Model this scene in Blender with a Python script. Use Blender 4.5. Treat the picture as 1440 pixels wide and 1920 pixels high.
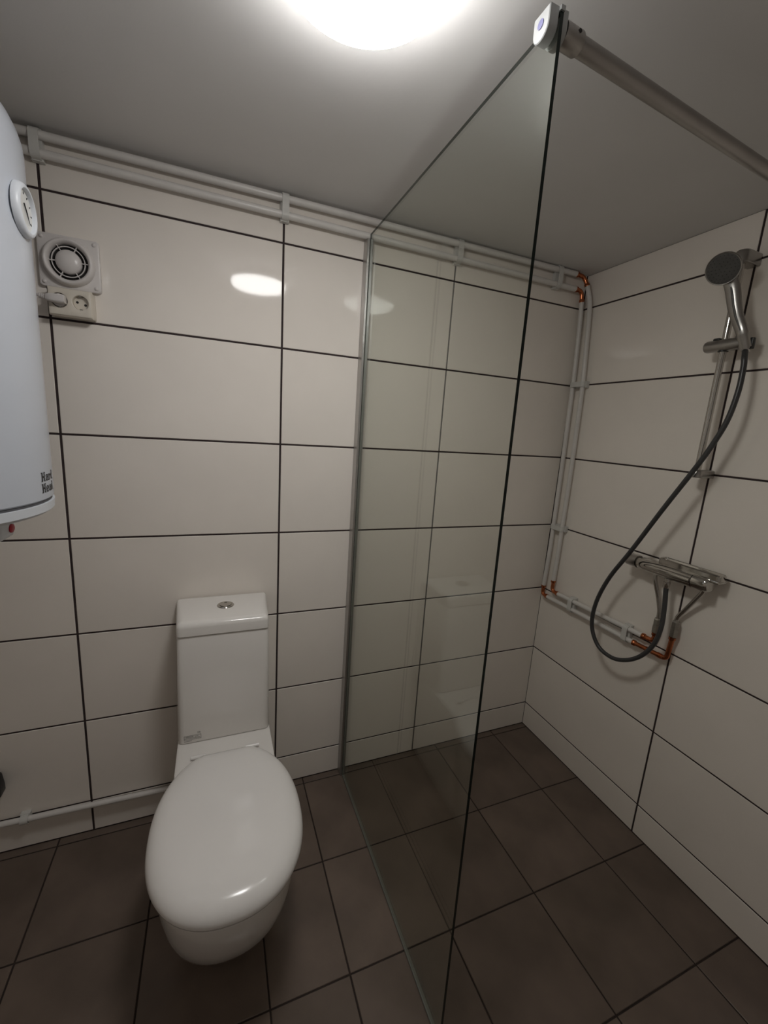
import bpy, bmesh, math, random
from mathutils import Vector, Matrix, Quaternion
random.seed(7)
S = bpy.context.scene
for o in list(bpy.data.objects):
    bpy.data.objects.remove(o)
COL = S.collection

# ------------------------------------------------------------------ camera
cam = bpy.data.cameras.new('camera')
cam.sensor_fit = 'HORIZONTAL'
cam.sensor_width = 36.0
cam.lens = 783.0 / 1440.0 * 36.0
cam.clip_start = 0.01
camo = bpy.data.objects.new('camera', cam)
COL.objects.link(camo)
RIGHT = Vector((0.92757277, -0.36791201, 0.06518833))
DOWN = Vector((-0.01280474, -0.20566502, -0.97853867))
FWD = Vector((0.37342309, 0.90683111, -0.19548029))
m = Matrix.Identity(4)
for i in range(3):
    m[i][0] = RIGHT[i]
    m[i][1] = -DOWN[i]
    m[i][2] = -FWD[i]
m[0][3], m[1][3], m[2][3] = -0.19970, -1.41807, 1.38897
camo.matrix_world = m
S.camera = camo

# ------------------------------------------------------------------ world, exposure (the only light is the ceiling lamp, built below)
w = bpy.data.worlds.new('world')
S.world = w
w.use_nodes = True
w.node_tree.nodes['Background'].inputs[0].default_value = (0.5, 0.5, 0.5, 1)
w.node_tree.nodes['Background'].inputs[1].default_value = 0.05
LAMP_STRENGTH = 25.0
S.view_settings.view_transform = 'Standard'
S.view_settings.look = 'None'
S.view_settings.gamma = 1.0
S.view_settings.use_curve_mapping = False
S.view_settings.exposure = 0.46

# ------------------------------------------------------------------ measures
XR = 1.2026            # right wall
XL = -0.990            # left wall
YF = -1.95             # wall behind the camera
ZC = 2.043             # ceiling
TW, TH = 0.5951, 0.300
Z7 = 0.1159            # lowest horizontal joint

# ------------------------------------------------------------------ materials
def srgb(r, g, b):
    f = lambda c: c / 12.92 if c <= 0.04045 else ((c + 0.055) / 1.055) ** 2.4
    return (f(r / 255), f(g / 255), f(b / 255), 1)

MATS = {}
def mat(name, col, rough=0.4, metal=0.0, spec=0.5, noise=0.0, nscale=8.0, bump=0.0, bscale=60.0, rnd=0.0, coat=0.0, rvar=0.0):
    M = bpy.data.materials.new(name)
    M.use_nodes = True
    N, L = M.node_tree.nodes, M.node_tree.links
    b = N['Principled BSDF']
    b.inputs['Base Color'].default_value = col
    b.inputs['Roughness'].default_value = rough
    b.inputs['Metallic'].default_value = metal
    b.inputs['Specular IOR Level'].default_value = spec
    b.inputs['Coat Weight'].default_value = coat
    b.inputs['Coat Roughness'].default_value = 0.05
    tc = N.new('ShaderNodeTexCoord')
    src = None
    if noise or rnd:
        mx = N.new('ShaderNodeMix'); mx.data_type = 'RGBA'; mx.blend_type = 'MULTIPLY'
        mx.inputs['Factor'].default_value = 1.0
        mx.inputs['A'].default_value = col
        val = None
        if noise:
            t = N.new('ShaderNodeTexNoise'); t.inputs['Scale'].default_value = nscale; t.inputs['Detail'].default_value = 6
            L.new(tc.outputs['Object'], t.inputs['Vector'])
            r = N.new('ShaderNodeMapRange')
            r.inputs['From Min'].default_value = 0.3; r.inputs['From Max'].default_value = 0.7
            r.inputs['To Min'].default_value = 1 - noise; r.inputs['To Max'].default_value = 1 + noise * 0.5
            L.new(t.outputs['Fac'], r.inputs['Value'])
            val = r.outputs['Result']
            if rvar:
                r2 = N.new('ShaderNodeMapRange')
                r2.inputs['From Min'].default_value = 0.3; r2.inputs['From Max'].default_value = 0.7
                r2.inputs['To Min'].default_value = rough - rvar; r2.inputs['To Max'].default_value = rough + rvar
                L.new(t.outputs['Fac'], r2.inputs['Value'])
                L.new(r2.outputs['Result'], b.inputs['Roughness'])
        if rnd:
            oi = N.new('ShaderNodeObjectInfo')
            r = N.new('ShaderNodeMapRange')
            r.inputs['To Min'].default_value = 1 - rnd; r.inputs['To Max'].default_value = 1 + rnd
            L.new(oi.outputs['Random'], r.inputs['Value'])
            if val is not None:
                mu = N.new('ShaderNodeMath'); mu.operation = 'MULTIPLY'
                L.new(val, mu.inputs[0]); L.new(r.outputs['Result'], mu.inputs[1])
                val = mu.outputs[0]
            else:
                val = r.outputs['Result']
        L.new(val, mx.inputs['B'])
        L.new(mx.outputs['Result'], b.inputs['Base Color'])
    if bump:
        t = N.new('ShaderNodeTexNoise'); t.inputs['Scale'].default_value = bscale; t.inputs['Detail'].default_value = 3
        L.new(tc.outputs['Object'], t.inputs['Vector'])
        bp = N.new('ShaderNodeBump'); bp.inputs['Strength'].default_value = bump; bp.inputs['Distance'].default_value = 0.01
        L.new(t.outputs['Fac'], bp.inputs['Height'])
        L.new(bp.outputs['Normal'], b.inputs['Normal'])
    MATS[name] = M
    return M

mat('wall_tile', (0.865, 0.805, 0.740, 1), 0.06, spec=0.25, noise=0.03, nscale=5, bump=0.012, bscale=9, rnd=0.025)
mat('wall_grout', srgb(58, 46, 46), 0.9, noise=0.3, nscale=30, bump=0.2, bscale=200)
mat('floor_tile', srgb(112, 98, 88), 0.34, spec=0.4, noise=0.28, nscale=6, bump=0.05, bscale=35, rnd=0.09, rvar=0.06)
mat('floor_grout', srgb(50, 39, 34), 0.85, noise=0.35, nscale=25, bump=0.2, bscale=200)
mat('ceiling_paint', (0.74, 0.73, 0.72, 1), 0.75, noise=0.03, nscale=4, bump=0.02, bscale=160)
mat('plaster', (0.78, 0.75, 0.71, 1), 0.8, noise=0.04, nscale=3, bump=0.05, bscale=120)
mat('door_paint', (0.80, 0.78, 0.75, 1), 0.35, noise=0.02, nscale=5)
mat('porcelain', (0.82, 0.79, 0.755, 1), 0.09, spec=0.5, noise=0.015, nscale=3)
mat('seat_plastic', (0.87, 0.845, 0.82, 1), 0.16, spec=0.45, noise=0.02, nscale=6)
mat('white_pipe', (0.74, 0.71, 0.68, 1), 0.3, noise=0.05, nscale=20)
mat('white_plastic', (0.72, 0.68, 0.66, 1), 0.28, noise=0.03, nscale=20)
mat('clip_plastic', (0.66, 0.65, 0.62, 1), 0.4, noise=0.04, nscale=30)
mat('cream_plastic', (0.72, 0.66, 0.57, 1), 0.3, noise=0.03, nscale=30)
mat('heater_enamel', (0.56, 0.59, 0.65, 1), 0.22, spec=0.5, noise=0.02, nscale=4, bump=0.015, bscale=20)
mat('heater_cap', (0.72, 0.75, 0.80, 1), 0.35, noise=0.02, nscale=8)
mat('dark_groove', (0.10, 0.10, 0.11, 1), 0.6, noise=0.1, nscale=20)
mat('black_print', (0.012, 0.012, 0.014, 1), 0.5, noise=0.1, nscale=40)
mat('grey_print', (0.34, 0.33, 0.31, 1), 0.5, noise=0.1, nscale=60)
mat('black_plastic', (0.012, 0.012, 0.012, 1), 0.4, noise=0.1, nscale=30)
mat('dark_hole', (0.015, 0.013, 0.012, 1), 0.8, noise=0.1, nscale=30)
mat('red_plastic', (0.50, 0.012, 0.035, 1), 0.3, noise=0.05, nscale=30)
mat('chrome', (0.55, 0.53, 0.50, 1), 0.10, metal=1.0, noise=0.05, nscale=30)
mat('chrome_satin', (0.40, 0.385, 0.37, 1), 0.28, metal=1.0, noise=0.06, nscale=30)
mat('brushed_steel', (0.42, 0.40, 0.385, 1), 0.33, metal=1.0, noise=0.08, nscale=12)
mat('aluminium', (0.50, 0.485, 0.47, 1), 0.42, metal=1.0, noise=0.05, nscale=30)
mat('clamp_grey', (0.42, 0.43, 0.43, 1), 0.35, metal=0.3, noise=0.03, nscale=30)
mat('nut_metal', (0.45, 0.43, 0.39, 1), 0.38, metal=1.0, noise=0.15, nscale=60)
mat('copper', (0.56, 0.19, 0.085, 1), 0.24, metal=1.0, noise=0.35, nscale=40, rvar=0.08)
mat('nozzle_grey', (0.10, 0.098, 0.094, 1), 0.35, noise=0.1, nscale=40)
mat('hose_rubber', (0.045, 0.045, 0.046, 1), 0.33, spec=0.5, noise=0.1, nscale=40)
mat('cover_blue', (0.16, 0.16, 0.30, 1), 0.4, noise=0.1, nscale=40)
mat('seal', (0.20, 0.21, 0.185, 1), 0.4, noise=0.1, nscale=20)
mat('dial_face', (0.72, 0.72, 0.70, 1), 0.35, noise=0.03, nscale=40)

def glass_mat():
    M = bpy.data.materials.new('glass_clear'); M.use_nodes = True
    N, L = M.node_tree.nodes, M.node_tree.links
    N.clear()
    out = N.new('ShaderNodeOutputMaterial')
    tr = N.new('ShaderNodeBsdfTransparent'); tr.inputs[0].default_value = (0.966, 0.972, 0.952, 1)
    gl = N.new('ShaderNodeBsdfGlossy'); gl.inputs['Roughness'].default_value = 0.0
    gl.inputs['Color'].default_value = (0.95, 1.0, 0.96, 1)
    lw = N.new('ShaderNodeLayerWeight'); lw.inputs['Blend'].default_value = 0.5
    pw = N.new('ShaderNodeMath'); pw.operation = 'POWER'; pw.inputs[1].default_value = 5.0
    L.new(lw.outputs['Facing'], pw.inputs[0])
    mr = N.new('ShaderNodeMath'); mr.operation = 'MULTIPLY_ADD'; mr.inputs[1].default_value = 0.955; mr.inputs[2].default_value = 0.045
    L.new(pw.outputs[0], mr.inputs[0])
    mx = N.new('ShaderNodeMixShader')
    L.new(mr.outputs[0], mx.inputs[0]); L.new(tr.outputs[0], mx.inputs[1]); L.new(gl.outputs[0], mx.inputs[2])
    L.new(mx.outputs[0], out.inputs[0])
    MATS['glass_clear'] = M
glass_mat()
mat('glass_edge', (0.004, 0.012, 0.010, 1), 0.25, spec=0.4, noise=0.1, nscale=20)

def emit_mat(name, col, strength):
    M = bpy.data.materials.new(name); M.use_nodes = True
    b = M.node_tree.nodes['Principled BSDF']
    b.inputs['Base Color'].default_value = (0.8, 0.8, 0.8, 1)
    b.inputs['Emission Color'].default_value = col
    b.inputs['Emission Strength'].default_value = strength
    b.inputs['Roughness'].default_value = 0.4
    MATS[name] = M
emit_mat('lamp_diffuser', (1.0, 0.985, 0.965, 1), LAMP_STRENGTH)

# ------------------------------------------------------------------ object helpers
WLOC = {}
def root(name, loc, label, cat, group=None):
    o = bpy.data.objects.new(name, None)
    o.empty_display_size = 0.05
    COL.objects.link(o)
    o.location = loc
    WLOC[o.name] = Vector(loc)
    o['label'] = label; o['category'] = cat
    if group: o['group'] = group
    return o

def tag(o, label=None, cat=None, group=None, kind=None):
    if label: o['label'] = label
    if cat: o['category'] = cat
    if group: o['group'] = group
    if kind: o['kind'] = kind
    return o

def link_mesh(name, me, mats, parent, pivot):
    if isinstance(mats, str): mats = [mats]
    if not me.materials:
        for k in mats: me.materials.append(MATS[k])
    o = bpy.data.objects.new(name, me)
    COL.objects.link(o)
    base = WLOC[parent.name] if parent else Vector((0, 0, 0))
    if parent: o.parent = parent
    o.location = Vector(pivot) - base
    WLOC[o.name] = Vector(pivot)
    return o

def obj(name, bm, mats, parent=None, smooth=True, angle=40, pivot=None):
    """world-space bmesh -> one mesh object, its origin at its own centre"""
    bmesh.ops.recalc_face_normals(bm, faces=bm.faces)
    lo = Vector([min(v.co[i] for v in bm.verts) for i in range(3)])
    hi = Vector([max(v.co[i] for v in bm.verts) for i in range(3)])
    if pivot is None: pivot = (lo + hi) / 2
    bmesh.ops.translate(bm, verts=bm.verts, vec=-Vector(pivot))
    if smooth:
        for f in bm.faces: f.smooth = True
        for e in bm.edges:
            e.smooth = not (len(e.link_faces) == 2 and e.calc_face_angle(0) > math.radians(angle))
    me = bpy.data.meshes.new(name)
    bm.to_mesh(me); bm.free()
    return link_mesh(name, me, mats, parent, pivot)

def B(): return bmesh.new()

def box(bm, lo, hi, bev=0.0, seg=2, mi=0):
    r = bmesh.ops.create_cube(bm, size=1.0)
    vs = r['verts']
    c = [(lo[i] + hi[i]) / 2 for i in range(3)]; s = [abs(hi[i] - lo[i]) for i in range(3)]
    for v in vs:
        v.co = Vector([c[i] + v.co[i] * s[i] for i in range(3)])
    fs = set(f for v in vs for f in v.link_faces)
    if bev:
        es = list(set(e for v in vs for e in v.link_edges))
        r = bmesh.ops.bevel(bm, geom=es, offset=bev, segments=seg, profile=0.5, affect='EDGES')
        fs = set(r['faces']) | set(f for f in fs if f.is_valid)
    for f in fs: f.material_index = mi
    return bm

def catmull(pts, n=8):
    P = [Vector(p) for p in pts]
    out = []
    for i in range(len(P) - 1):
        p0 = P[i - 1] if i > 0 else P[0] * 2 - P[1]
        p1, p2 = P[i], P[i + 1]
        p3 = P[i + 2] if i + 2 < len(P) else P[-1] * 2 - P[-2]
        for k in range(n):
            t = k / n
            out.append(0.5 * ((2 * p1) + (-p0 + p2) * t + (2 * p0 - 5 * p1 + 4 * p2 - p3) * t * t + (-p0 + 3 * p1 - 3 * p2 + p3) * t ** 3))
    out.append(P[-1])
    return out

def rounded(pts, rad, n=6):
    """polyline with rounded corners"""
    P = [Vector(p) for p in pts]
    out = [P[0]]
    for i in range(1, len(P) - 1):
        a, b, c = P[i - 1], P[i], P[i + 1]
        u = (a - b).normalized(); v = (c - b).normalized()
        d = min(rad, (a - b).length * 0.49, (c - b).length * 0.49)
        s, e = b + u * d, b + v * d
        for k in range(n + 1):
            t = k / n
            out.append((1 - t) ** 2 * s + 2 * t * (1 - t) * b + t * t * e)
    out.append(P[-1])
    return out

def tube(bm, path, r, seg=14, caps=True, mi=0):
    P = [Vector(p) for p in path]
    n = len(P)
    T = []
    for i in range(n):
        a = P[max(i - 1, 0)]; b = P[min(i + 1, n - 1)]
        T.append((b - a).normalized())
    up = Vector((0, 0, 1)) if abs(T[0].z) < 0.9 else Vector((1, 0, 0))
    u = T[0].cross(up).normalized()
    rings = []
    for i in range(n):
        if i: 
            q = T[i - 1].rotation_difference(T[i])
            u = (q @ u).normalized()
        v = T[i].cross(u).normalized()
        rr = r[i] if isinstance(r, (list, tuple)) else r
        rings.append([bm.verts.new(P[i] + (u * math.cos(2 * math.pi * k / seg) + v * math.sin(2 * math.pi * k / seg)) * rr) for k in range(seg)])
    fs = []
    for i in range(n - 1):
        for k in range(seg):
            fs.append(bm.faces.new((rings[i][k], rings[i][(k + 1) % seg], rings[i + 1][(k + 1) % seg], rings[i + 1][k])))
    if caps:
        fs.append(bm.faces.new(rings[0][::-1])); fs.append(bm.faces.new(rings[-1]))
    for f in fs: f.material_index = mi
    return bm

def frame(axis):
    a = Vector(axis).normalized()
    up = Vector((0, 0, 1)) if abs(a.z) < 0.9 else Vector((1, 0, 0))
    u = up.cross(a).normalized(); v = a.cross(u).normalized()
    return a, u, v

def lathe(bm, prof, c, axis, seg=32, mi=0, start=0.0, closed=False):
    """prof: list of (radius, distance along axis)"""
    a, u, v = frame(axis); c = Vector(c)
    rings = []
    for r, h in prof:
        if r < 1e-6:
            rings.append([bm.verts.new(c + a * h)])
        else:
            rings.append([bm.verts.new(c + a * h + (u * math.cos(start + 2 * math.pi * k / seg) + v * math.sin(start + 2 * math.pi * k / seg)) * r) for k in range(seg)])
    pairs = list(zip(rings[:-1], rings[1:]))
    if closed: pairs.append((rings[-1], rings[0]))
    for A, Bq in pairs:
        if len(A) == 1 and len(Bq) == 1: continue
        for k in range(seg):
            j = (k + 1) % seg
            if len(A) == 1: f = bm.faces.new((A[0], Bq[j], Bq[k]))
            elif len(Bq) == 1: f = bm.faces.new((A[k], A[j], Bq[0]))
            else: f = bm.faces.new((A[k], A[j], Bq[j], Bq[k]))
            f.material_index = mi
    return bm

def loft(bm, rings, cap0=True, cap1=True, mi=0):
    R = [[bm.verts.new(p) for p in ring] for ring in rings]
    n = len(R[0])
    for A, Bq in zip(R[:-1], R[1:]):
        for k in range(n):
            j = (k + 1) % n
            bm.faces.new((A[k], A[j], Bq[j], Bq[k])).material_index = mi
    if cap0: bm.faces.new(R[0][::-1]).material_index = mi
    if cap1: bm.faces.new(R[-1]).material_index = mi
    return bm

def rrect(w, h, r, n=5, cx=0, cy=0):
    """rounded rectangle outline (2-D), w and h half sizes"""
    out = []
    for (sx, sy, a0) in ((1, 1, 0), (-1, 1, 90), (-1, -1, 180), (1, -1, 270)):
        for k in range(n + 1):
            a = math.radians(a0 + 90 * k / n)
            out.append((cx + sx * (w - r) + r * math.cos(a), cy + sy * (h - r) + r * math.sin(a)))
    return out

# ------------------------------------------------------------------ room shell
def slab(name, lo, hi, m):
    return tag(obj(name, box(B(), lo, hi), m, None, smooth=False), kind='structure')

REC = 0.0022            # depth of the joints
G, GV = 0.0056, 0.0062  # width of the level and upright joints
T = 0.12
wall_back = slab('wall_back', (XL - T, REC, -T), (XR + T, REC + T, ZC + T), 'wall_grout')
wall_right = slab('wall_right', (XR + REC, YF - T, -T), (XR + REC + T, REC, ZC + T), 'wall_grout')
wall_left = slab('wall_left', (XL - REC - T, YF - T, -T), (XL - REC, REC, ZC + T), 'wall_grout')
wall_front = slab('wall_front', (XL - REC, YF - T, -T), (XR + REC, YF, ZC + T), 'plaster')
ceiling = slab('ceiling', (XL - T, YF - T, ZC), (XR + T, T, ZC + T), 'ceiling_paint')
floor = slab('floor', (XL - T, YF - T, -T), (XR + T, T, -0.0020), 'floor_grout')

TILE_MESH = {}
def tile_mesh(name, w, h, th, bev, m):
    """flat tile, front face at local z = 0, lying in local xy, chamfered front edge, body behind it"""
    key = (name, round(w, 4), round(h, 4))
    if key in TILE_MESH: return TILE_MESH[key]
    x, y = w / 2, h / 2
    v = [(-x, -y, -th), (x, -y, -th), (x, y, -th), (-x, y, -th)]
    v += [(-x, -y, -bev), (x, -y, -bev), (x, y, -bev), (-x, y, -bev)]
    b = bev * 1.2
    v += [(-x + b, -y + b, 0), (x - b, -y + b, 0), (x - b, y - b, 0), (-x + b, y - b, 0)]
    f = [(3, 2, 1, 0), (8, 9, 10, 11)]
    for k in range(4):
        j = (k + 1) % 4
        f += [(k, j, 4 + j, 4 + k), (4 + k, 4 + j, 8 + j, 8 + k)]
    me = bpy.data.meshes.new(name)
    me.from_pydata(v, [], f)
    me.materials.append(MATS[m])
    TILE_MESH[key] = me
    return me

def place_tile(parent, me, loc, rot):
    o = bpy.data.objects.new('tile', me)
    COL.objects.link(o)
    o.parent = parent
    o.location = Vector(loc) - WLOC[parent.name]
    o.rotation_euler = rot
    WLOC[o.name] = Vector(loc)
    return o

zj = [0.0] + [Z7 + TH * k for k in range(7)] + [ZC]
def tile_wall(parent, us, side):
    for a, b in zip(us[:-1], us[1:]):
        for c, d in zip(zj[:-1], zj[1:]):
            gc = 0.0034 if (side == 'back' and c > 0.65) else 0.0003          # open joint in the shower corner behind the pipes
            a2 = a + (GV / 2 if a != us[0] else 0.0003); b2 = b - (GV / 2 if b != us[-1] else gc)
            c2 = c + (G / 2 if c > 0 else 0.002); d2 = d - (G / 2 if d < ZC - 1e-6 else 0.001)
            me = tile_mesh('wall_tile', b2 - a2, d2 - c2, REC, 0.0010, 'wall_tile')
            u, z = (a2 + b2) / 2, (c2 + d2) / 2
            jit = lambda: random.uniform(-1, 1) * 0.0004
            if side == 'back': place_tile(parent, me, (u, 0, z), (math.pi / 2 + jit(), 0, jit()))
            if side == 'right': place_tile(parent, me, (XR, u, z), (math.pi / 2 + jit(), 0, -math.pi / 2 + jit()))
            if side == 'left': place_tile(parent, me, (XL, u, z), (math.pi / 2, 0, math.pi / 2))
tile_wall(wall_back, [XL, -TW, 0.0, TW, XR], 'back')
tile_wall(wall_right, [YF, -1.8024, -1.2013, -0.6011, 0.0], 'right')
tile_wall(wall_left, [YF, -1.8, -1.2, -0.6, 0.0], 'left')

fx = [XL, -0.689, -0.391, -0.0935, 0.1075, 0.4045, 0.7075, 1.0115, XR]
fy = [0.0, -0.0285, -0.3475, -0.6510, -0.9470, -1.2500, -1.5530, -1.8560, YF]
FG = 0.0042
for i in range(len(fx) - 1):
    for j in range(len(fy) - 1):
        x0 = fx[i] + (FG / 2 if i else 0.001); x1 = fx[i + 1] - (FG / 2 if i < len(fx) - 2 else 0.001)
        y1 = fy[j] - (FG / 2 if j else 0.001); y0 = fy[j + 1] + (FG / 2 if j < len(fy) - 2 else 0.001)
        me = tile_mesh('floor_tile', x1 - x0, y1 - y0, 0.002, 0.0010, 'floor_tile')
        jit = lambda: random.uniform(-1, 1) * 0.0012
        place_tile(floor, me, ((x0 + x1) / 2, (y0 + y1) / 2, 0.0), (jit(), jit(), 0))

# door behind the camera
d = tag(obj('door_1', box(B(), (-0.72, YF - 0.005, 0.012), (0.08, YF + 0.035, 1.96), 0.004), 'door_paint', None), kind='structure')
for (lo, hi) in (((-0.79, YF, 0.0), (-0.725, YF + 0.02, 2.03)), ((0.085, YF, 0.0), (0.15, YF + 0.02, 2.03)), ((-0.725, YF, 1.965), (0.085, YF + 0.02, 2.03))):
    obj('frame_board', box(B(), lo, hi, 0.003), 'door_paint', d)
hb = B(); tube(hb, rounded([(0.0, YF + 0.035, 1.0), (0.0, YF + 0.085, 1.0), (-0.12, YF + 0.085, 1.0)], 0.02), 0.009)
obj('handle', hb, 'brushed_steel', d)

# ------------------------------------------------------------------ ceiling lamp
LX, LY, LR = -0.004, -0.750, 0.119
lamp = root('ceiling_lamp', (LX, LY, ZC), 'round white glowing lamp mounted flat on the ceiling', 'lamp')
bm = B(); lathe(bm, [(0, 0), (LR - 0.006, 0), (LR - 0.004, -0.004), (LR - 0.004, -0.0380), (0, -0.0380)], (LX, LY, ZC - 0.0002), (0, 0, 1), 64)
obj('base', bm, 'white_plastic', lamp)
prof = [(LR - 0.010, -0.0375), (LR - 0.002, -0.0375), (LR, -0.0395), (LR, -0.049)]
for k in range(1, 7):
    a = k / 6 * math.pi / 2
    prof.append((LR - 0.012 + 0.012 * math.cos(a), -0.049 - 0.010 * math.sin(a)))
for k in range(1, 7):
    t = k / 6
    prof.append(((LR - 0.012) * (1 - t), -0.059 - 0.020 * (1 - (1 - t) ** 2)))
bm = B(); lathe(bm, prof, (LX, LY, ZC), (0, 0, 1), 64)
obj('diffuser', bm, 'lamp_diffuser', lamp)

# ------------------------------------------------------------------ toilet
TX = -0.181
toilet = root('toilet', (TX, -0.38, 0), 'white porcelain toilet with closed oval lid and narrow cistern', 'toilet')

def egg(a, yw, yf, yb, nf=2.25, nb=2.5, n=72, clip=None):
    out = []
    for k in range(n):
        t = 2 * math.pi * k / n
        c, s = math.cos(t), math.sin(t)
        e = nf if s < 0 else nb
        x = a * math.copysign(abs(c) ** (2 / e), c)
        y = yw + (yw - yf if s < 0 else yb - yw) * math.copysign(abs(s) ** (2 / e), s)
        if clip is not None: y = min(y, clip)
        out.append((TX + x, y))
    return out

def bowl_ring(a, yf, hb, z, yw=-0.45, yb=-0.022, n=20):
    half = []
    for k in range(n + 1):                       # front centre to widest
        t = k / n * math.pi / 2
        half.append((a * math.sin(t) ** (2 / 2.15), yw + (yf - yw) * math.cos(t) ** (2 / 2.15)))
    for k in range(1, 13):                       # widest back to the wall
        t = k / 12
        s = t * t * (3 - 2 * t)
        half.append((a + (hb - a) * s, yw + (-.325 - yw) * t))
    half.append((hb, -.20)); half.append((hb, yb))
    ring = [(TX + x, y, z) for x, y in half] + [(TX - x, y, z) for x, y in half[::-1][:-1]]
    return ring
bm = B()
lv = [(0.0, .110, -.490, .105), (0.008, .114, -.500, .108), (0.02, .119, -.513, .112), (.05, .130, -.544, .118), (.10, .143, -.584, .124),
      (.18, .157, -.634, .130), (.25, .165, -.668, .134), (.32, .170, -.690, .136), (.355, .172, -.697, .136), (.366, .171, -.696, .135), (.370, .167, -.690, .132)]
loft(bm, [bowl_ring(a, yf, hb, z) for z, a, yf, hb in lv])
# raised deck that carries the cistern and the seat hinges
rings = []
for z, ins in ((.355, 0.0), (.400, 0.0), (.407, .002), (.410, .007)):
    rings.append([(TX + x, -0.178 + y, z) for x, y in rrect(.137 - ins, .157 - ins, .030)])
loft(bm, rings)
obj('bowl', bm, 'porcelain', toilet)

bm = B()
r = ((.371, .014), (.3715, .010), (.380, .010), (.382, .013))
loft(bm, [[(x, y, z) for x, y in egg(.179 - i, -.490, -.714 + i, -.278 - i, clip=-.292 - i)] for z, i in r])
obj('seat', bm, 'seat_plastic', toilet)
bm = B()
lidp = [(.3825, .016), (.3835, .009), (.388, .003), (.397, 0), (.406, .0015), (.414, .005), (.421, .011), (.427, .019), (.4315, .030), (.435, .046), (.4375, .070), (.4385, .100), (.439, .130)]
rings = []
for z, i in lidp:
    rings.append([(x, y, z) for x, y in egg(.179 - i, -.490, -.716 + i, -.247 - min(i, .012) * .4 - max(i - .012, 0) * 1.0, nb=2.25, clip=-.2665 - min(i, .02) * .3 - max(i - .02, 0) * .9)])
loft(bm, rings)
obj('seat_lid', bm, 'seat_plastic', toilet, angle=60)
for s in (-1, 1):
    bm = B(); tube(bm, [(TX + s * .075 - .02, -.2610, .4160), (TX + s * .075 + .02, -.2610, .4160)], .0055, 16)
    obj('hinge', bm, 'seat_plastic', toilet)

def cist_ring(hb, hf, yb, yf, z, rc=.016, n=6):
    pts = [(hb, yb), (hf, yf), (-hf, yf), (-hb, yb)]
    out = []
    for k, (x, y) in enumerate(pts):
        p0 = Vector(pts[k - 1]); p1 = Vector((x, y)); p2 = Vector(pts[(k + 1) % 4])
        rr = rc if k in (1, 2) else 0.006
        u = (p0 - p1).normalized() * rr; v = (p2 - p1).normalized() * rr
        for q in range(n + 1):
            t = q / n
            p = (1 - t) ** 2 * (p1 + u) + 2 * t * (1 - t) * p1 + t * t * (p1 + v)
            out.append((TX + p.x, p.y, z))
    return out
bm = B()
cz = [(.4105, .004), (.4125, .001), (.418, 0), (.55, 0), (.757, 0), (.760, .001), (.7625, .004)]
rings = []
for z, i in cz:
    t = (z - .41) / .355
    hb = .152 + (.139 - .152) * t - i; hf = .1325 + (.1275 - .1325) * t - i
    rings.append(cist_ring(hb, hf, -.006, -.192 + i, z))
loft(bm, rings)
cistern = obj('cistern', bm, 'porcelain', toilet)
bm = B()
rings = []
for z, i in ((.7635, .004), (.766, .000), (.790, .000), (.797, .0015), (.802, .005), (.805, .011), (.8065, .018)):
    rings.append(cist_ring(.1405 - i * .5, .128 - i, -.005 - i * .2, -.195 + i, z, .014))
loft(bm, rings)
clid = obj('cistern_lid', bm, 'porcelain', toilet, angle=50)
bx, by, bz = TX + .006, -.090, .8066
bm = B(); lathe(bm, [(0, 0), (.0255, 0), (.0255, .0015), (.0235, .0035), (.0185, .0035), (.0185, .002), (0, .002)], (bx, by, bz), (0, 0, 1), 36)
fb = obj('flush_plate', bm, 'chrome', clid)
for s, a0, a1 in ((1, 100, 260), (-1, -76, 76)):
    bm = B()
    out = []
    for k in range(15):
        a = math.radians(a0 + (a1 - a0) * k / 14)
        out.append((bx + .0175 * math.cos(a), by + .0175 * math.sin(a)))
    loft(bm, [[(x, y, bz + h) for x, y in out] for h in (.002, .0050)])
    obj('button', bm, 'chrome', clid)
# faint printed sticker low on the cistern
bm = B()
ys = -.1923
def q2(x0, x1, z0, z1): box(bm, (x0, ys - .0004, z0), (x1, ys + .0004, z1))
sx0, sz0 = TX - .121, .424
for (a, b, c, dd) in ((.004, .052, .000, .0015), (.004, .052, .0135, .015), (.004, .0055, 0, .015), (.0505, .052, 0, .015), (.004, .035, .0045, .006), (.008, .03, .0085, .0115), (.034, .048, .004, .0065), (.034, .044, .009, .0105), (.042, .0445, .019, .025), (.047, .0495, .019, .025), (.004, .026, -.0045, -.003)):
    q2(sx0 + a, sx0 + b, sz0 + c, sz0 + dd)
obj('sticker', bm, 'grey_print', cistern)['label'] = 'faint grey printed sticker'

# ------------------------------------------------------------------ shower screen
GX, GY0, GY1, GZ = 0.265, -0.0335, -0.836, 1.984
screen = root('shower_screen', (GX, -.42, 0), 'tall clear glass shower screen with wall profile and steel support bar to the right wall', 'shower screen')
bm = B(); box(bm, (GX - .003, GY1, .006), (GX + .003, GY0, GZ))
for v in bm.verts:
    if v.co.y < -.5: v.co.y = -.8285 if v.co.z > 1 else -.8420
bm.faces.ensure_lookup_table()
for f in bm.faces:
    n = f.normal
    f.material_index = 0 if abs(f.calc_center_median().x - GX) > .002 else 1
obj('glass_panel', bm, ['glass_clear', 'glass_edge'], screen, smooth=False)
bm = B()
for lo, hi in (((GX - .0125, -.038, 0.002), (GX - .0045, -.0005, 1.970)), ((GX + .0045, -.038, 0.002), (GX + .0085, -.0005, 1.970)), ((GX - .0115, -.020, 0.002), (GX + .0085, -.0005, 1.970))):
    box(bm, lo, hi, .0008, 1)
obj('wall_profile', bm, 'aluminium', screen)
bm = B(); box(bm, (GX - .0034, -.0405, .004), (GX + .0034, -.0345, 1.968))
obj('seal_strip', bm, 'seal', screen)
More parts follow.
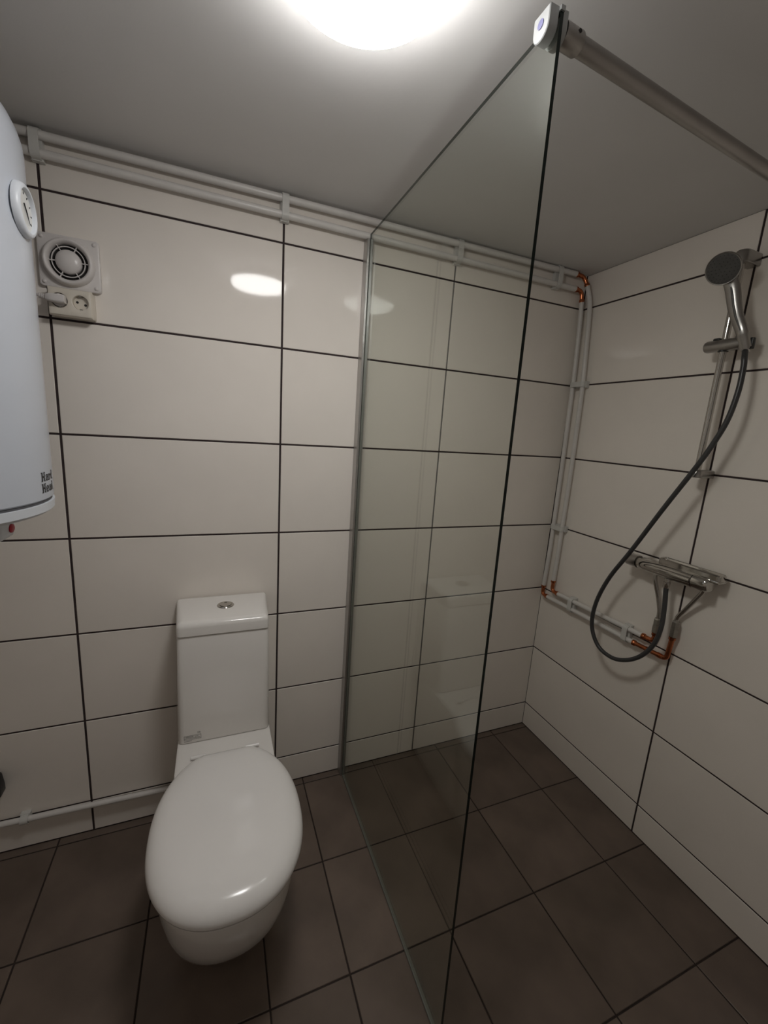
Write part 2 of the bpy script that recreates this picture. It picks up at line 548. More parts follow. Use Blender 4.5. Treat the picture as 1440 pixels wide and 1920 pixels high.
bm = B(); box(bm, (GX - .0045, -.841, 0.0005), (GX + .0045, -.041, .0075), .0012, 1)
obj('bottom_strip', bm, 'seal', screen)
# clamp block on the top corner (D-shaped in section, open slot over the glass)
cyy = -.8095
bm = B()
def dsec(x, ins=0):
    hw, zt, zb = .0165 - ins, 1.9905 - ins, 1.970
    out = [(x, cyy + hw, zt), (x, cyy - hw, zt)]
    for k in range(13):
        a = math.pi + math.pi * k / 12
        out.append((x, cyy + hw * math.cos(a), zb + hw * math.sin(a)))
    return out
loft(bm, [dsec(.2450, .0012), dsec(.2463), dsec(.2612)])
clamp = obj('clamp', bm, 'clamp_grey', screen)
bm = B(); loft(bm, [dsec(.2688), dsec(.2785), dsec(.2798, .0012)])
obj('clamp_back', bm, 'clamp_grey', screen)
bm = B(); box(bm, (.2612, cyy - .0210, 1.9845), (.2688, cyy + .0165, 1.9905))
obj('clamp_bridge', bm, 'clamp_grey', screen)
bm = B(); lathe(bm, [(0, 0), (.006, 0), (.006, .0012), (.0045, .0014), (0, .0008)], (.2451, cyy, 1.975), (-1, 0, 0), 24)
obj('screw_cover', bm, 'cover_blue', clamp)
P0 = Vector((.2798, -.8120, 1.9740)); P1 = Vector((XR - .012, -.7465, 1.9740))
dv = (P1 - P0).normalized()
bm = B(); tube(bm, [P0, P0 + dv * .002, P0 + dv * .034, P0 + dv * .036], [.015, .0155, .0155, .0145], 24)
collar = obj('collar', bm, 'brushed_steel', screen)
pc = P0 + dv * .024 + Vector((0, -.0150, .003))
bm = B(); lathe(bm, [(0, 0), (.0028, 0), (.0028, .001), (0, .0011)], pc, (0, -1, .2), 12)
obj('set_screw', bm, 'dark_hole', collar)
bm = B(); tube(bm, [P0 + dv * .03, P1], .0125, 24)
obj('support_bar', bm, 'brushed_steel', screen)
bm = B(); tube(bm, [(XR - .014, P1.y, P1.z), (XR - .0005, P1.y, P1.z)], .024, 28)
obj('wall_flange', bm, 'brushed_steel', screen)

# ------------------------------------------------------------------ water pipes
PR, PW = 0.0100, 0.0088
def pipe(parent, pts, rad=.02, r=PW, name='pipe', m='white_pipe'):
    bm = B(); tube(bm, rounded(pts, rad, 6), r, 16)
    return obj(name, bm, m, parent)
def elbow(parent, pts, rad=.02, r=.0078, name='copper_elbow'):
    path = rounded(pts, rad, 8)
    n = len(path)
    rr = [r] * n
    bm = B(); tube(bm, path, rr, 16)
    for (p, q) in ((path[0], path[1]), (path[-1], path[-2])):        # solder collars
        d_ = (q - p).normalized()
        tube(bm, [p - d_ * .001, p + d_ * .0075, p + d_ * .010], [r + .0026, r + .0026, r + .0006], 16)
    return obj(name, bm, 'copper', parent)

yb = -.021
wp1 = root('water_pipe', (0.1, yb, 2.02), 'upper white water pipe along the ceiling, dropping on the right wall to the mixer', 'pipe')
pipe(wp1, [(-.97, yb, 2.022), (0.0, yb, 2.026), (1.128, yb, 2.030)], .01, PR)
xv2, yv2 = XR - .020, -.078
elbow(wp1, [(1.124, yb, 2.030), (1.158, yb - .004, 2.026), (1.172, yb - .014, 1.992)], .02)
pipe(wp1, [(1.171, yb - .013, 1.995), (1.1835, -.050, 1.935), (xv2, -.060, 1.84), (xv2, yv2, 1.60), (xv2, -.084, 1.27), (xv2, -.083, .90), (xv2, -.080, .775)], .05)
elbow(wp1, [(xv2, -.080, .779), (xv2, -.081, .732), (xv2, -.115, .731)], .016)
pipe(wp1, [(xv2, -.112, .731), (xv2, -.518, .737)])
elbow(wp1, [(xv2, -.513, .737), (xv2, -.553, .738), (xv2, -.553, .768)], .014)
wp2 = root('water_pipe', (0.1, yb, 1.97), 'lower white water pipe under the ceiling pipe, dropping in the corner to the mixer', 'pipe')
pipe(wp2, [(-.97, yb, 1.986), (0.0, yb, 1.983), (1.132, yb, 1.977)], .01, PR)
xv1, yv1 = XR - .022, -.030
elbow(wp2, [(1.128, yb, 1.977), (1.162, yb, 1.974), (1.168, yb - .001, 1.935)], .018)
pipe(wp2, [(1.168, yb - .001, 1.938), (1.174, yb - .002, 1.86), (xv1, -.027, 1.66), (xv1, -.034, 1.27), (xv1, -.036, .91), (xv1, -.030, .735)], .05)
elbow(wp2, [(xv1, -.030, .739), (xv1, -.030, .698), (xv1, -.060, .696)], .014)
pipe(wp2, [(xv1, -.057, .696), (xv1, -.49, .698)])
elbow(wp2, [(xv1, -.486, .698), (xv1, -.545, .700), (xv1, -.606, .702), (xv1, -.609, .742), (xv1, -.611, .782)], .014)
for ya_, za_ in ((-.535, .6995), (-.575, .7010)):
    bm = B(); tube(bm, [(xv1, ya_, za_), (xv1, ya_ - .013, za_ + .0003)], .0092, 16)
    obj('solder_sleeve', bm, 'copper', wp2)

wp3 = root('water_pipe', (-.6, -.019, .105), 'single white pipe low on the tiles running behind the toilet', 'pipe')
pipe(wp3, [(-.97, -.019, .124), (-.593, -.019, .117), (-.30, -.019, .110)], .01)

def clip(c, along, across, norm, spacing, label, r=PR, w=.020):
    """pipe saddle: a strap that bends over the pipes with a wall foot; along = pipe direction"""
    along, across, norm = Vector(along).normalized(), Vector(across).normalized(), Vector(norm).normalized()
    c = Vector(c)                                 # mid of the pipes, at pipe axis depth
    t = root('pipe_clip', c, label, 'pipe clip', 'white plastic pipe clips')
    hs = spacing / 2
    bm = B()
    R2 = r + .0035
    def arch(rad):
        h = [(hs + rad, -.5 * r)] + [(hs + rad * math.cos(math.pi / 2 * k / 8), rad * math.sin(math.pi / 2 * k / 8)) for k in range(9)]
        return h + [(-x, y) for x, y in h[::-1]]
    ring = arch(R2) + arch(R2 - .0024)[::-1]
    loft(bm, [[c + along * s + across * x + norm * y for x, y in ring] for s in (-w / 2, w / 2)])
    obj('strap', bm, 'clip_plastic', t, smooth=False)
    bm = B()
    zb = -.0195
    pts = [(-hs - R2 - .002, zb), (hs + R2 + .002, zb), (hs + R2 + .002, -.45 * r), (-hs - R2 - .002, -.45 * r)]
    loft(bm, [[c + along * s + across * x + norm * y for x, y in pts] for s in (-w * .62, w * .62)])
    obj('base', bm, 'clip_plastic', t, smooth=False)
    return t
UX, UZ, UY = (1, 0, 0), (0, 0, 1), (0, 1, 0)
clip((-.590, yb, 2.004), UX, UZ, (0, -1, 0), .038, 'white clip holding both ceiling pipes beside the water heater')
clip((0.000, yb, 2.0045), UX, UZ, (0, -1, 0), .043, 'white clip holding both ceiling pipes between heater and glass screen')
clip((0.592, yb, 2.0045), UX, UZ, (0, -1, 0), .048, 'white clip holding both ceiling pipes seen through the glass')
clip((1.037, yb, 2.0040), UX, UZ, (0, -1, 0), .052, 'white clip holding both ceiling pipes next to the copper corner elbows')
clip((XR - .021, (-.029 - .0775) / 2, 1.616), UZ, UY, (-1, 0, 0), .0485, 'upper white clip on the two vertical pipes in the corner', r=PW)
clip((XR - .021, (-.0355 - .0835) / 2, 1.016), UZ, UY, (-1, 0, 0), .048, 'lower white clip on the two vertical pipes in the corner', r=PW)
clip((XR - .021, -.195, .714), UY, UZ, (-1, 0, 0), .036, 'white clip on the two lower pipes nearest the corner', r=PW)
clip((XR - .021, -.452, .716), UY, UZ, (-1, 0, 0), .038, 'white clip on the two lower pipes nearest the mixer', r=PW)
clip((-.766, -.019, .1200), UX, UZ, (0, -1, 0), .0, 'white clip on the single pipe low at the left')

# ------------------------------------------------------------------ shower mixer
mx = root('shower_mixer', (XR - .05, -.57, .995), 'chrome thermostatic shower mixer bar with rear soap shelf', 'shower mixer')
MXX, MZ = XR - .052, .998
def sec(y, r, flat=.78, dx=0, dz=0, n=28):
    out = []
    for k in range(n):
        a = 2 * math.pi * k / n
        x, z = math.cos(a), math.sin(a)
        out.append((MXX + dx + x * r, y, MZ + dz + min(z * r, r * flat)))
    return out
bm = B(); loft(bm, [sec(-.472, .0195), sec(-.473, .0205), sec(-.50, .0235), sec(-.56, .0245), sec(-.640, .0245), sec(-.655, .0245)])
obj('body', bm, 'chrome', mx)
bm = B(); loft(bm, [sec(-.430, .0180, .9), sec(-.4315, .0205, .9), sec(-.437, .0218, .9), sec(-.4705, .0222, .9)])
obj('temperature_handle', bm, 'chrome_satin', mx)
bm = B(); loft(bm, [sec(-.6565, .0240, .85), sec(-.690, .0236, .85), sec(-.698, .0220, .85), sec(-.701, .0195, .85)])
obj('flow_handle', bm, 'chrome', mx)
bm = B()          # raised oval cover along the front of the bar
loft(bm, [[(MXX - .012 - .0125 * math.cos(a) * s - .004 * s, y, MZ + .001 + .011 * math.sin(a) * s) for a in [2 * math.pi * k / 20 for k in range(20)]]
          for y, s in ((-.490, .05), (-.496, .45), (-.506, .75), (-.522, .95), (-.56, 1.02), (-.654, 1.02))])
obj('front_cover', bm, 'chrome', mx)
# shelf loop between bar and wall
bm = B()
loop = []
cxs, rs = MXX + .016, .020
ya, yb2 = -.545, -.712
for k in range(13):
    a = math.pi / 2 - math.pi * k / 12
    loop.append((cxs + rs * math.sin(a) * 1.0, yb2 - rs * math.cos(a) * .6))
for k in range(13):
    a = -math.pi / 2 + math.pi * k / 12
    loop.append((cxs + rs * math.sin(a), ya + rs * math.cos(a) * .6))
V0 = []
nl = len(loop)
lm = (sum(p[0] for p in loop) / nl, sum(p[1] for p in loop) / nl)
def shr(p, d):
    v = Vector((p[0] - cxs, p[1] - max(min(p[1], ya), yb2)))
    return (p[0] - v.normalized().x * d, p[1] - v.normalized().y * d)
rr_ = [[(x, y, MZ + .018) for x, y in loop], [(x, y, MZ + .033) for x, y in loop], [(*shr(p, .0035), MZ + .036) for p in loop], [(*shr(p, .006), MZ + .033) for p in loop], [(*shr(p, .006), MZ + .018) for p in loop]]
RV = [[bm.verts.new(p) for p in ring] for ring in rr_]
for i in range(5):
    A, C_ = RV[i], RV[(i + 1) % 5]
    for k in range(nl):
        j = (k + 1) % nl
        bm.faces.new((A[k], A[j], C_[j], C_[k]))
obj('shelf_rail', bm, 'chrome', mx)
bm = B(); box(bm, (MXX - .006, -.722, MZ + .010), (XR - .016, -.535, MZ + .019), .003, 2)
shelf = obj('shelf', bm, 'chrome', mx)
bm = B(); lathe(bm, [(0, 0), (.004, 0), (.004, .001), (0, .001)], (MXX + .006, -.690, MZ + .019), UZ, 16)
obj('drain_hole', bm, 'dark_hole', shelf)
# supply pipes and union nuts
bm = B(); tube(bm, catmull([(MXX + .012, -.527, MZ - .010), (MXX + .013, -.529, MZ - .045), (XR - .027, -.541, .900), (XR - .021, -.552, .850), (XR - .020, -.553, .815)], 6), .0068, 14)
obj('supply_pipe', bm, 'chrome', mx)
bm = B(); tube(bm, catmull([(MXX + .004, -.683, MZ - .014), (MXX + .006, -.680, MZ - .030), (XR - .036, -.660, .935), (XR - .024, -.630, .885), (XR - .021, -.613, .855), (XR - .021, -.611, .832)], 6), .0068, 14)
obj('supply_pipe', bm, 'chrome', mx)
for yy, z0, z1 in ((-.553, .770, .822), (-.611, .784, .840)):
    bm = B()
    lathe(bm, [(0, 0), (.0115, 0), (.0125, .002), (.0125, (z1 - z0) * .5), (.0105, (z1 - z0) * .52), (.0105, (z1 - z0) * .58), (.0118, (z1 - z0) * .6), (.0118, (z1 - z0) * .92), (.0095, (z1 - z0)), (0, z1 - z0)], (XR - .0205, yy, z0), UZ, 6)
    obj('union_nut', bm, 'nut_metal', mx, smooth=False)
HX, HY = MXX - .006, -.581
bm = B(); lathe(bm, [(0, 0), (.0100, 0), (.0100, -.006), (.0082, -.007), (.0082, -.012), (.0100, -.013), (.0095, -.030), (.0075, -.033), (0, -.033)], (HX, HY, MZ - .020), UZ, 18)
obj('hose_outlet', bm, 'chrome', mx)

# ------------------------------------------------------------------ shower rail
RX, RY = XR - .056, -.600
rail = root('shower_rail', (RX, RY, 1.30), 'vertical chrome riser rail with two wall brackets and a sliding holder', 'shower rail')
bm = B(); tube(bm, [(RX, RY, 1.312), (RX, RY, 1.905)], .0088, 20)
obj('rail', bm, 'chrome', rail)
def bracket(z, hz, top):
    bm = B()
    pts = []
    for k in range(13):                     # rounded nose round the rail
        a = math.pi / 2 + math.pi * k / 12
        pts.append((RX + .018 * math.cos(a), RY + .018 * math.sin(a)))
    pts += [(XR - .001, RY - .016), (XR - .001, RY + .016)]
    def ring(zz, ins):
        return [(x + ins * (1 if x < RX else 0), RY + (y - RY) * (1 - ins / .018), zz) for x, y in pts]
    loft(bm, [ring(z - hz, .002), ring(z - hz + .002, 0), ring(z + hz - .004, 0), ring(z + hz - .001, .002), ring(z + hz, .005)])
    return obj('wall_bracket', bm, 'chrome_satin', rail)
bracket(1.912, .0165, True)
bracket(1.3175, .0115, False)
SZ = 1.683
bm = B(); lathe(bm, [(0, -.003), (.010, -.0025), (.0145, 0), (.0165, .005), (.0165, .088), (.0155, .094), (0, .094)], (RX - .003, RY + .046, SZ), (0, -1, 0), 28)
slider = obj('slider', bm, 'chrome_satin', rail)
bm = B(); box(bm, (RX - .010, RY + .010, SZ + .013), (RX + .008, RY + .028, SZ + .0215), .003, 2)
obj('release_button', bm, 'black_plastic', slider)
bm = B(); lathe(bm, [(.0092, -.0175), (.0125, -.0175), (.0125, -.010), (.0092, -.010)], (RX, RY, SZ), UZ, 20, closed=True)
obj('grommet', bm, 'black_plastic', slider)
hc = Vector((RX - .006, RY - .051, SZ + .004))
hd = Vector((-.30, .20, .93)).normalized()
bm = B(); lathe(bm, [(.0105, -.020), (.0145, -.020), (.0155, .018), (.0120, .018)], hc, hd, 20, closed=True)
obj('holder', bm, 'chrome_satin', slider)
bm = B(); box(bm, (hc.x + .006, hc.y - .019, SZ - .017), (hc.x + .019, hc.y - .004, SZ + .012), .002, 2)
obj('clip_edge', bm, 'black_plastic', slider)

# ------------------------------------------------------------------ hand shower
hs = root('hand_shower', hc, 'chrome hand shower with round dark grey spray face, sitting in the rail holder', 'shower head')
HC = Vector((XR - .122, -.597, 1.871))          # centre of the spray face
HN = Vector((-.83, -.30, -.46)).normalized()   # spray direction
HE = ((hc - HC) - HN * (hc - HC).dot(HN)).normalized()
neck = [hc - hd * .024, hc - hd * .008, hc + hd * .026, Vector((XR - .073, -.621, 1.766)), Vector((XR - .081, -.6060, 1.826)), HC + HE * .024 - HN * .020, HC + HE * .006 - HN * .022]
path = catmull(neck, 6)
nn = len(path)
bm = B()
rings = []
for i, pnt in enumerate(path):
    t = i / (nn - 1)
    a = path[max(i - 1, 0)]; b = path[min(i + 1, nn - 1)]
    tg = (b - a).normalized()
    u = tg.cross(HN).normalized(); v = u.cross(tg).normalized()
    wd = .0112 + .0065 * min(1, t * 1.6); th = .0095 - .0005 * t
    rings.append([pnt + u * wd * math.cos(q) + v * th * math.sin(q) for q in [2 * math.pi * k / 16 for k in range(16)]])
loft(bm, rings)
handle = obj('handle', bm, 'chrome_satin', hs)
bm = B(); tube(bm, [path[int(nn * f)] + HN * .0088 for f in (.28, .36, .46, .56, .64, .70)], [.0008, .0022, .003, .003, .003, .0018], 10)
obj('grip_strip', bm, 'nozzle_grey', handle)
bm = B(); lathe(bm, [(0, -.030), (.014, -.029), (.026, -.024), (.036, -.014), (.0405, -.004), (.0410, 0), (.0395, .0025), (.0375, .002)], HC, HN, 36)
obj('head', bm, 'chrome_satin', hs)
bm = B(); lathe(bm, [(.0376, -.006), (.0376, .0018), (.030, .0028), (.020, .0022), (0, .0030)], HC, HN, 36)
face = obj('spray_face', bm, 'nozzle_grey', hs)
a_, u_, v_ = frame(HN)
bm = B()
for rad, cnt in ((.008, 6), (.017, 12), (.026, 18), (.033, 24)):
    for k in range(cnt):
        q = 2 * math.pi * k / cnt
        lathe(bm, [(.0011, .0015), (.0009, .0036), (0, .0037)], HC + (u_ * math.cos(q) + v_ * math.sin(q)) * rad, HN, 6)
o = obj('nozzles', bm, 'hose_rubber', face); o['kind'] = 'stuff'

# ------------------------------------------------------------------ shower hose
def at(dd, y, z): return (XR - dd, y, z)
hstart = hc - hd * .030
hose = root('shower_hose', hstart, 'dark grey shower hose hanging in a long loop from hand shower to mixer', 'hose')
pts = [tuple(hstart + hd * .008), at(.066, -.664, 1.640), at(0.068, -0.668, 1.614), at(0.075, -0.672, 1.550), at(0.083, -0.665, 1.471), at(0.091, -0.642, 1.395), at(0.098, -0.614, 1.327), at(0.104, -0.551, 1.197),
       at(0.105, -0.475, 1.041), at(0.101, -0.408, 0.917), at(0.097, -0.370, 0.804), at(0.094, -0.368, 0.713), at(0.091, -0.404, 0.652), at(0.088, -0.460, 0.636), at(0.085, -0.512, 0.653), at(0.080, -0.558, 0.693),
       at(0.074, -0.588, 0.749), at(0.067, -0.597, 0.813), at(0.061, -0.591, 0.878), at(.058, HY, MZ - .050)]
bm = B(); tube(bm, catmull(pts, 10), .0072, 16)
obj('hose', bm, 'hose_rubber', hose)
bm = B(); lathe(bm, [(0, 0), (.0092, 0), (.0098, .003), (.0088, .018), (0, .018)], hstart - hd * .002, hd, 20)
obj('hose_nut', bm, 'chrome', hose)

# ------------------------------------------------------------------ water heater on the left wall
AX, AY, AR = -.735, -.405, .225
ZB, ZT = 1.206, 1.945
heater = root('water_heater', (AX, AY, ZB - .03), 'large white cylindrical water heater on the left wall', 'water heater')
bm = B()
prof = [(AR - .004, ZB + .0005), (AR, ZB + .004), (AR, ZT - .115)]
for k in range(1, 11):
    a = k / 10 * math.pi / 2
    prof.append((AR - .115 + .115 * math.cos(a), ZT - .115 + .105 * math.sin(a)))
prof += [(.05, ZT - .007), (0, ZT - .006)]
lathe(bm, prof, (AX, AY, 0), UZ, 96)
tank = obj('tank', bm, 'heater_enamel', heater)
bm = B(); lathe(bm, [(0, ZB - .004), (AR - .0035, ZB - .004), (AR - .0035, ZB + .002), (0, ZB + .002)], (AX, AY, 0), UZ, 96)
obj('seam', bm, 'dark_groove', heater)
bm = B(); lathe(bm, [(AR - .006, ZB - .0042), (AR + .0005, ZB - .005), (AR - .0005, ZB - .021), (AR - .008, ZB - .027), (AR - .05, ZB - .033), (0, ZB - .036)], (AX, AY, 0), UZ, 96)
obj('bottom_cap', bm, 'heater_cap', heater)
# control housing under the tank with a red indicator
bm = B()
cb = Vector((-.603, -.452, 1.172))
loft(bm, [[(cb.x + x * s, cb.y + y * s, z) for x, y in rrect(.042, .042, .018)] for z, s in ((1.176, 1.0), (1.150, .96), (1.141, .90), (1.138, .80))])
box_o = obj('control_housing', bm, 'heater_cap', heater)
bm = B(); lathe(bm, [(.0085, 0), (.0085, .0025), (.006, .004), (0, .0045)], (cb.x + .0405, cb.y + .010, 1.157), (1, -.12, -.05), 20)
obj('indicator_light', bm, 'red_plastic', box_o)['label'] = 'red indicator'
for dx, dy in ((-.06, .08), (-.06, -.06)):
    bm = B(); tube(bm, [(AX + dx, AY + dy, ZB - .03), (AX + dx, AY + dy, ZB - .075)], .010, 16)
    obj('water_inlet', bm, 'nut_metal', heater)
for z in (1.34, 1.78):
    bm = B(); box(bm, (XL + .0005, AY - .11, z - .02), (AX - AR * .80, AY + .11, z + .02), .003, 2)
    obj('wall_bracket', bm, 'heater_cap', heater)
# dial thermometer facing the room
DC = Vector((AX + AR - .002, AY - .002, 1.724)); DR = .0415
bm = B(); lathe(bm, [(DR - .004, 0), (DR + .002, .001), (DR + .002, .006), (DR, .010), (DR - .003, .0125), (DR - .0065, .0125), (DR - .008, .009), (DR - .008, .002)], DC, UX, 48, closed=True)
therm = obj('thermometer_bezel', bm, 'heater_cap', heater)
bm = B(); lathe(bm, [(0, .006), (DR - .0075, .006), (DR - .0075, .001), (0, .001)], DC, UX, 40)
obj('dial_face', bm, 'dial_face', therm)
bm = B()
for k in range(9):
    q = math.radians(-210 + 30 * k)
    c = DC + Vector((.0062, math.cos(q) * .026, -math.sin(q) * .026)); e = DC + Vector((.0062, math.cos(q) * .030, -math.sin(q) * .030))
    tube(bm, [c, e], .0009, 6)
obj('tick_marks', bm, 'black_print', therm)
bm = B(); tube(bm, [DC + Vector((.008, -.006, .010)), DC + Vector((.008, .004, -.002)), DC + Vector((.008, .014, -.018))], [.0011, .0010, .0004], 8)
obj('needle', bm, 'black_print', therm)
# printed name, wrapped on the cylinder (runs on round the tank)
GL = {
 'H': ["###..###", ".##..##.", ".##..##.", ".##..##.", ".######.", ".######.", ".##..##.", ".##..##.", ".##..##.", "###..###"],
 'a': [".......", ".......", ".......", ".####..", "##..##.", "..####.", ".##.##.", "##..##.", "##.###.", ".###.##"],
 'r': [".......", ".......", ".......", "###.##.", ".######", ".##..##", ".##....", ".##....", ".##....", "####..."],
 'd': ["..###..", "...##..", "...##..", ".####..", "##.##..", "##.##..", "##.##..", "##.##..", "##.##..", ".##.###"],
 'e': [".......", ".......", ".......", ".####..", "##..##.", "##..##.", "######.", "##.....", "##..##.", ".####.."],
 't': [".......", "..#....", ".##....", "#####..", ".##....", ".##....", ".##....", ".##....", ".##.##.", "..###.."]}
cw, chh = .00205, .00180
bm = B()
for row, (txt, zt) in enumerate((('Hard', 1.2625), ('Head', 1.2405))):
    s0 = -.0262 - .0005 * row
    for ch in txt:
        g = GL[ch]
        for iy, line in enumerate(g):
            ix = 0
            while ix < len(line):
                if line[ix] == '#':
                    jx = ix
                    while jx < len(line) and line[jx] == '#': jx += 1
                    for kx in range(ix, jx):
                        a0, a1 = (s0 + kx * cw) / AR, (s0 + (kx + 1) * cw) / AR
                        rr0 = AR + .0005
                        z1, z0 = zt - iy * chh, zt - (iy + 1) * chh
                        vs = [bm.verts.new((AX + rr0 * math.cos(a), AY + rr0 * math.sin(a), z)) for a, z in ((a0, z0), (a1, z0), (a1, z1), (a0, z1))]
                        bm.faces.new(vs)
                    ix = jx
                else: ix += 1
        s0 += cw * (len(g[0]) + (1.0 if ch == 'H' else .2))
bmesh.ops.remove_doubles(bm, verts=bm.verts, dist=1e-5)
obj('lettering', bm, 'black_print', tank, smooth=False)['label'] = 'black slab-serif lettering'

# ------------------------------------------------------------------ extractor fan
FX, FZ = -.5415, 1.7535
fan = root('extractor_fan', (FX, 0, FZ - .0625), 'small square white extractor fan with round grille above the socket', 'fan')
hw, hh = .0665, .0630
bm = B()
loft(bm, [[(FX + x, y, FZ + z) for x, z in rrect(hw - i, hh - i, .008)] for y, i in ((-.0005, 0), (-.009, 0), (-.0115, .001), (-.0125, .0035))])
plate = obj('face_plate', bm, 'white_plastic', fan)
FC = Vector((FX, -.0125, FZ))
bm = B()
prof = []
for k in range(15):
    a = math.pi * k / 14
    prof.append((.0495 + .0078 * math.cos(a), .017 * math.sin(a)))
prof.append((.0412, -.004))
lathe(bm, prof, FC, (0, -1, 0), 48)
obj('ring', bm, 'white_plastic', fan)
bm = B(); lathe(bm, [(0, .0006), (.0425, .0006), (.0425, -.004), (0, -.004)], FC, (0, -1, 0), 40)
obj('duct', bm, 'dark_hole', fan)
bm = B()
prof = [(.0285, .0008), (.0285, .006)]
for k in range(1, 9):
    a = k / 8 * math.pi / 2
    prof.append((.0285 * math.cos(a), .006 + .014 * math.sin(a)))
lathe(bm, prof, FC, (0, -1, 0), 40)
obj('hub', bm, 'white_plastic', fan)
bm = B(); lathe(bm, [(.0346, .004), (.0366, .004), (.0366, .0075), (.0346, .0075)], FC, (0, -1, 0), 40, closed=True)
obj('grille_ring', bm, 'white_plastic', fan)
for k in range(6):
    q = math.radians(2 + 60 * k)
    dr = Vector((math.cos(q), 0, math.sin(q))); sd = Vector((-dr.z, 0, dr.x)) * .0009
    bm = B()
    a, b = FC + dr * .0275, FC + dr * .0430
    loft(bm, [[p_ + sd + Vector((0, -.0035, 0)), p_ - sd + Vector((0, -.0035, 0)), p_ - sd + Vector((0, -.0085, 0)), p_ + sd + Vector((0, -.0085, 0))] for p_ in (a, b)])
    obj('spoke', bm, 'white_plastic', fan, smooth=False)
for sx in (-1, 1):
    for sz in (-1, 1):
        bm = B(); lathe(bm, [(.0046, 0), (.0044, .0015), (.0030, .0030), (0, .0036)], (FX + sx * (hw - .0105), -.0124, FZ + sz * (hh - .0105)), (0, -1, 0), 18)
        obj('screw_cap', bm, 'white_plastic', fan)

# ------------------------------------------------------------------ double socket and plug
OX0, OX1, OZ0, OZ1, OD = -.588, -.492, 1.619, 1.6875, .040
sock = root('power_socket', ((OX0 + OX1) / 2, 0, OZ0), 'cream double power socket under the extractor fan', 'socket')
ocx, ocz = (OX0 + OX1) / 2, (OZ0 + OZ1) / 2
WR, CZ = .0178, ocz + .002
bm = B()
hwx, hwz = (OX1 - OX0) / 2, (OZ1 - OZ0) / 2
loft(bm, [[(ocx + x, y, ocz + z) for x, z in rrect(hwx - i, hwz - i, .006)] for y, i in ((-.0005, 0), (-.027, .0005))], True, True)
NW = 48
def rect_pt(cx0, a, x0, x1, z0, z1):
    c, sn = math.cos(a), math.sin(a)
    t = 1e9
    if c > 1e-9: t = min(t, (x1 - cx0) / c)
    if c < -1e-9: t = min(t, (x0 - cx0) / c)
    if sn > 1e-9: t = min(t, (z1 - CZ) / sn)
    if sn < -1e-9: t = min(t, (z0 - CZ) / sn)
    return cx0 + c * t, CZ + sn * t
for cx0, x0, x1 in ((ocx - .0225, OX0 + .0005, ocx), (ocx + .0225, ocx, OX1 - .0005)):
    rings = []
    inner = x1 if x0 < ocx - .001 else x0
    def edge(y, ins):
        a_ = []
        for k in range(NW):
            ang = math.pi / 4 + 2 * math.pi * k / NW
            x_, z_ = rect_pt(cx0, ang, x0 + (ins if x0 < ocx - .001 else 0), x1 - (ins if x1 > ocx + .001 else 0), OZ0 + .0005 + ins, OZ1 - .0005 - ins)
            a_.append((x_, y, z_))
        xa, xb = x0 + (ins if x0 < ocx - .001 else 0), x1 - (ins if x1 > ocx + .001 else 0)
        for cxn in (xa, xb):
            for czn in (OZ0 + .0005 + ins, OZ1 - .0005 - ins):
                kk = min(range(NW), key=lambda q: (a_[q][0] - cxn) ** 2 + (a_[q][2] - czn) ** 2)
                a_[kk] = (cxn, y, czn)
        return a_
    rings += [edge(-.027, 0), edge(-.036, .0008), edge(-.0390, .0025), edge(-.0400, .0060)]
    for rad, y in ((WR + .0012, -.0402), (WR, -.0396), (WR - .0004, -.0285)):
        rings.append([(cx0 + rad * math.cos(math.pi / 4 + 2 * math.pi * k / NW), y, CZ + rad * math.sin(math.pi / 4 + 2 * math.pi * k / NW)) for k in range(NW)])
    loft(bm, rings, False, True)
obj('housing', bm, 'cream_plastic', sock)
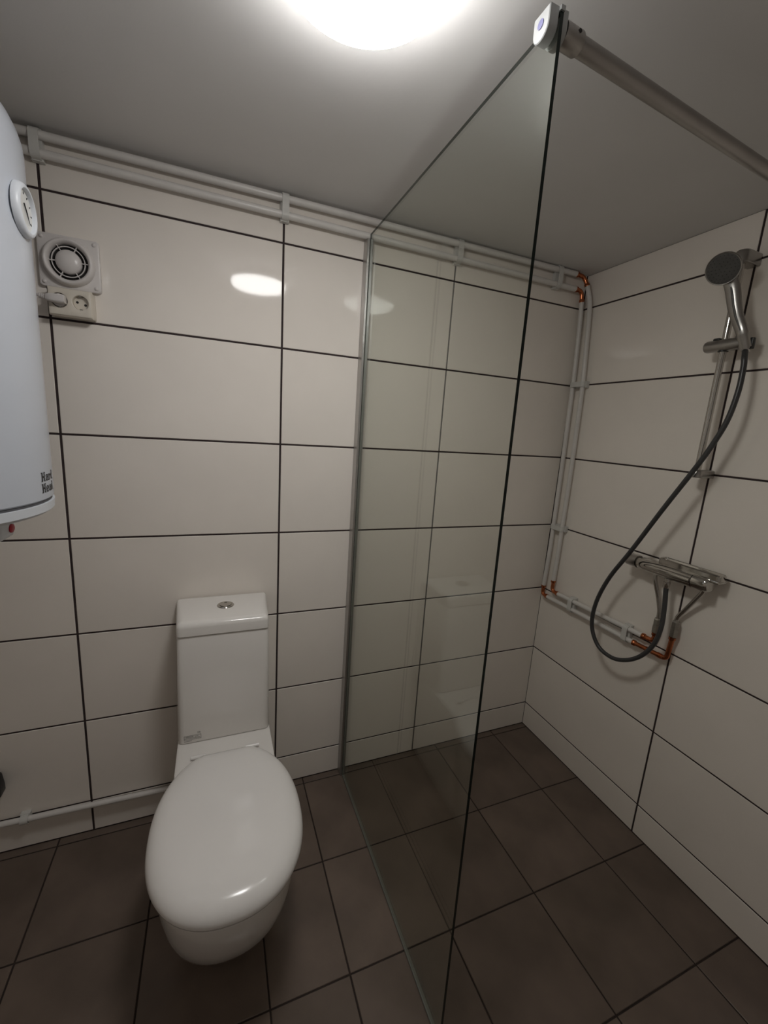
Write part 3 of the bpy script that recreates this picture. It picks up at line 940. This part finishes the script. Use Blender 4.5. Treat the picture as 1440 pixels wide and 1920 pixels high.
for k, sxx in enumerate((ocx - .0225, ocx + .0225)):
    bm = B(); lathe(bm, [(0, 0), (WR - .0009, 0), (WR - .0009, .0010), (0, .0010)], (sxx, -.0286, CZ), (0, -1, 0), 36)
    well = obj('socket_well', bm, 'cream_plastic', sock)
    for dx in (-.0095, .0095):
        bm = B(); lathe(bm, [(.0030, 0), (.0030, .0006), (0, .0006)], (sxx + dx * .92, -.0296, CZ - dx * .25), (0, -1, 0), 14)
        obj('pin_hole', bm, 'dark_hole', well)
    for dz in (-1, 1):
        bm = B(); box(bm, (sxx - .0030, -.0385, CZ + dz * .0158 - .0012), (sxx + .0030, -.0296, CZ + dz * .0158 + .0012), .0004, 1)
        obj('earth_clip', bm, 'nut_metal', well)
px = ocx - .0225
plug = root('power_plug', (px, -.05, CZ), 'flat white plug in the left hole of the double socket', 'plug')
bm = B()
loft(bm, [[(x, -.0490 + y * dy, CZ + .0010 + z * hz) for y, z in rrect(1, 1, .45)] for x, hz, dy in ((px + .0158, .0070, .0100), (px + .0150, .0092, .0118), (px + .0120, .0100, .0125), (px - .012, .0098, .0118), (px - .020, .0086, .0098), (px - .026, .0062, .0066))])
lathe(bm, [(0, -.0295), (WR - .0028, -.0295), (WR - .0028, -.0415), (0, -.0415)], (px, 0, CZ), (0, 1, 0), 32)
obj('plug_body', bm, 'white_plastic', plug)
for k in range(4):
    bm = B(); lathe(bm, [(0, 0), (.0062, 0), (.0062, .0022), (0, .0022)], (px - .0275 - .0034 * k, -.0495, CZ + .0015 + .0006 * k), (-1, 0, 0), 16)
    obj('strain_relief', bm, 'white_plastic', plug)
bm = B(); tube(bm, catmull([(px - .027, -.0495, CZ + .0015), (px - .05, -.0485, CZ + .004), (px - .09, -.043, CZ + .005), (px - .16, -.035, CZ - .03), (px - .20, -.035, CZ - .14), (px - .21, -.09, CZ - .33), (px - .17, -.20, CZ - .50), (AX - .02, AY + .06, 1.125), (AX - .02, AY + .04, 1.1685)], 8), .0034, 10)
obj('cable', bm, 'white_plastic', plug)

# ------------------------------------------------------------------ black holder cut by the left edge of the photograph
bh = root('wall_holder', (-.845, 0, .225), 'small black holder fixed to the tiles at the far left edge, above the low pipe', 'holder')
bm = B()
loft(bm, [[(x, -.030 + y, z) for x, y in rrect(.041 - i, .024, .012, cx=-.8455 + sh)] for z, i, sh in ((.240, .002, .0015), (.243, .0005, .0015), (.262, 0, .001), (.296, .002, -.001), (.299, .005, -.001))])
obj('cup', bm, 'black_plastic', bh)
bm = B(); box(bm, (-.870, -.010, .24), (-.830, -.0005, .31), .003, 2)
obj('wall_plate', bm, 'black_plastic', bh)
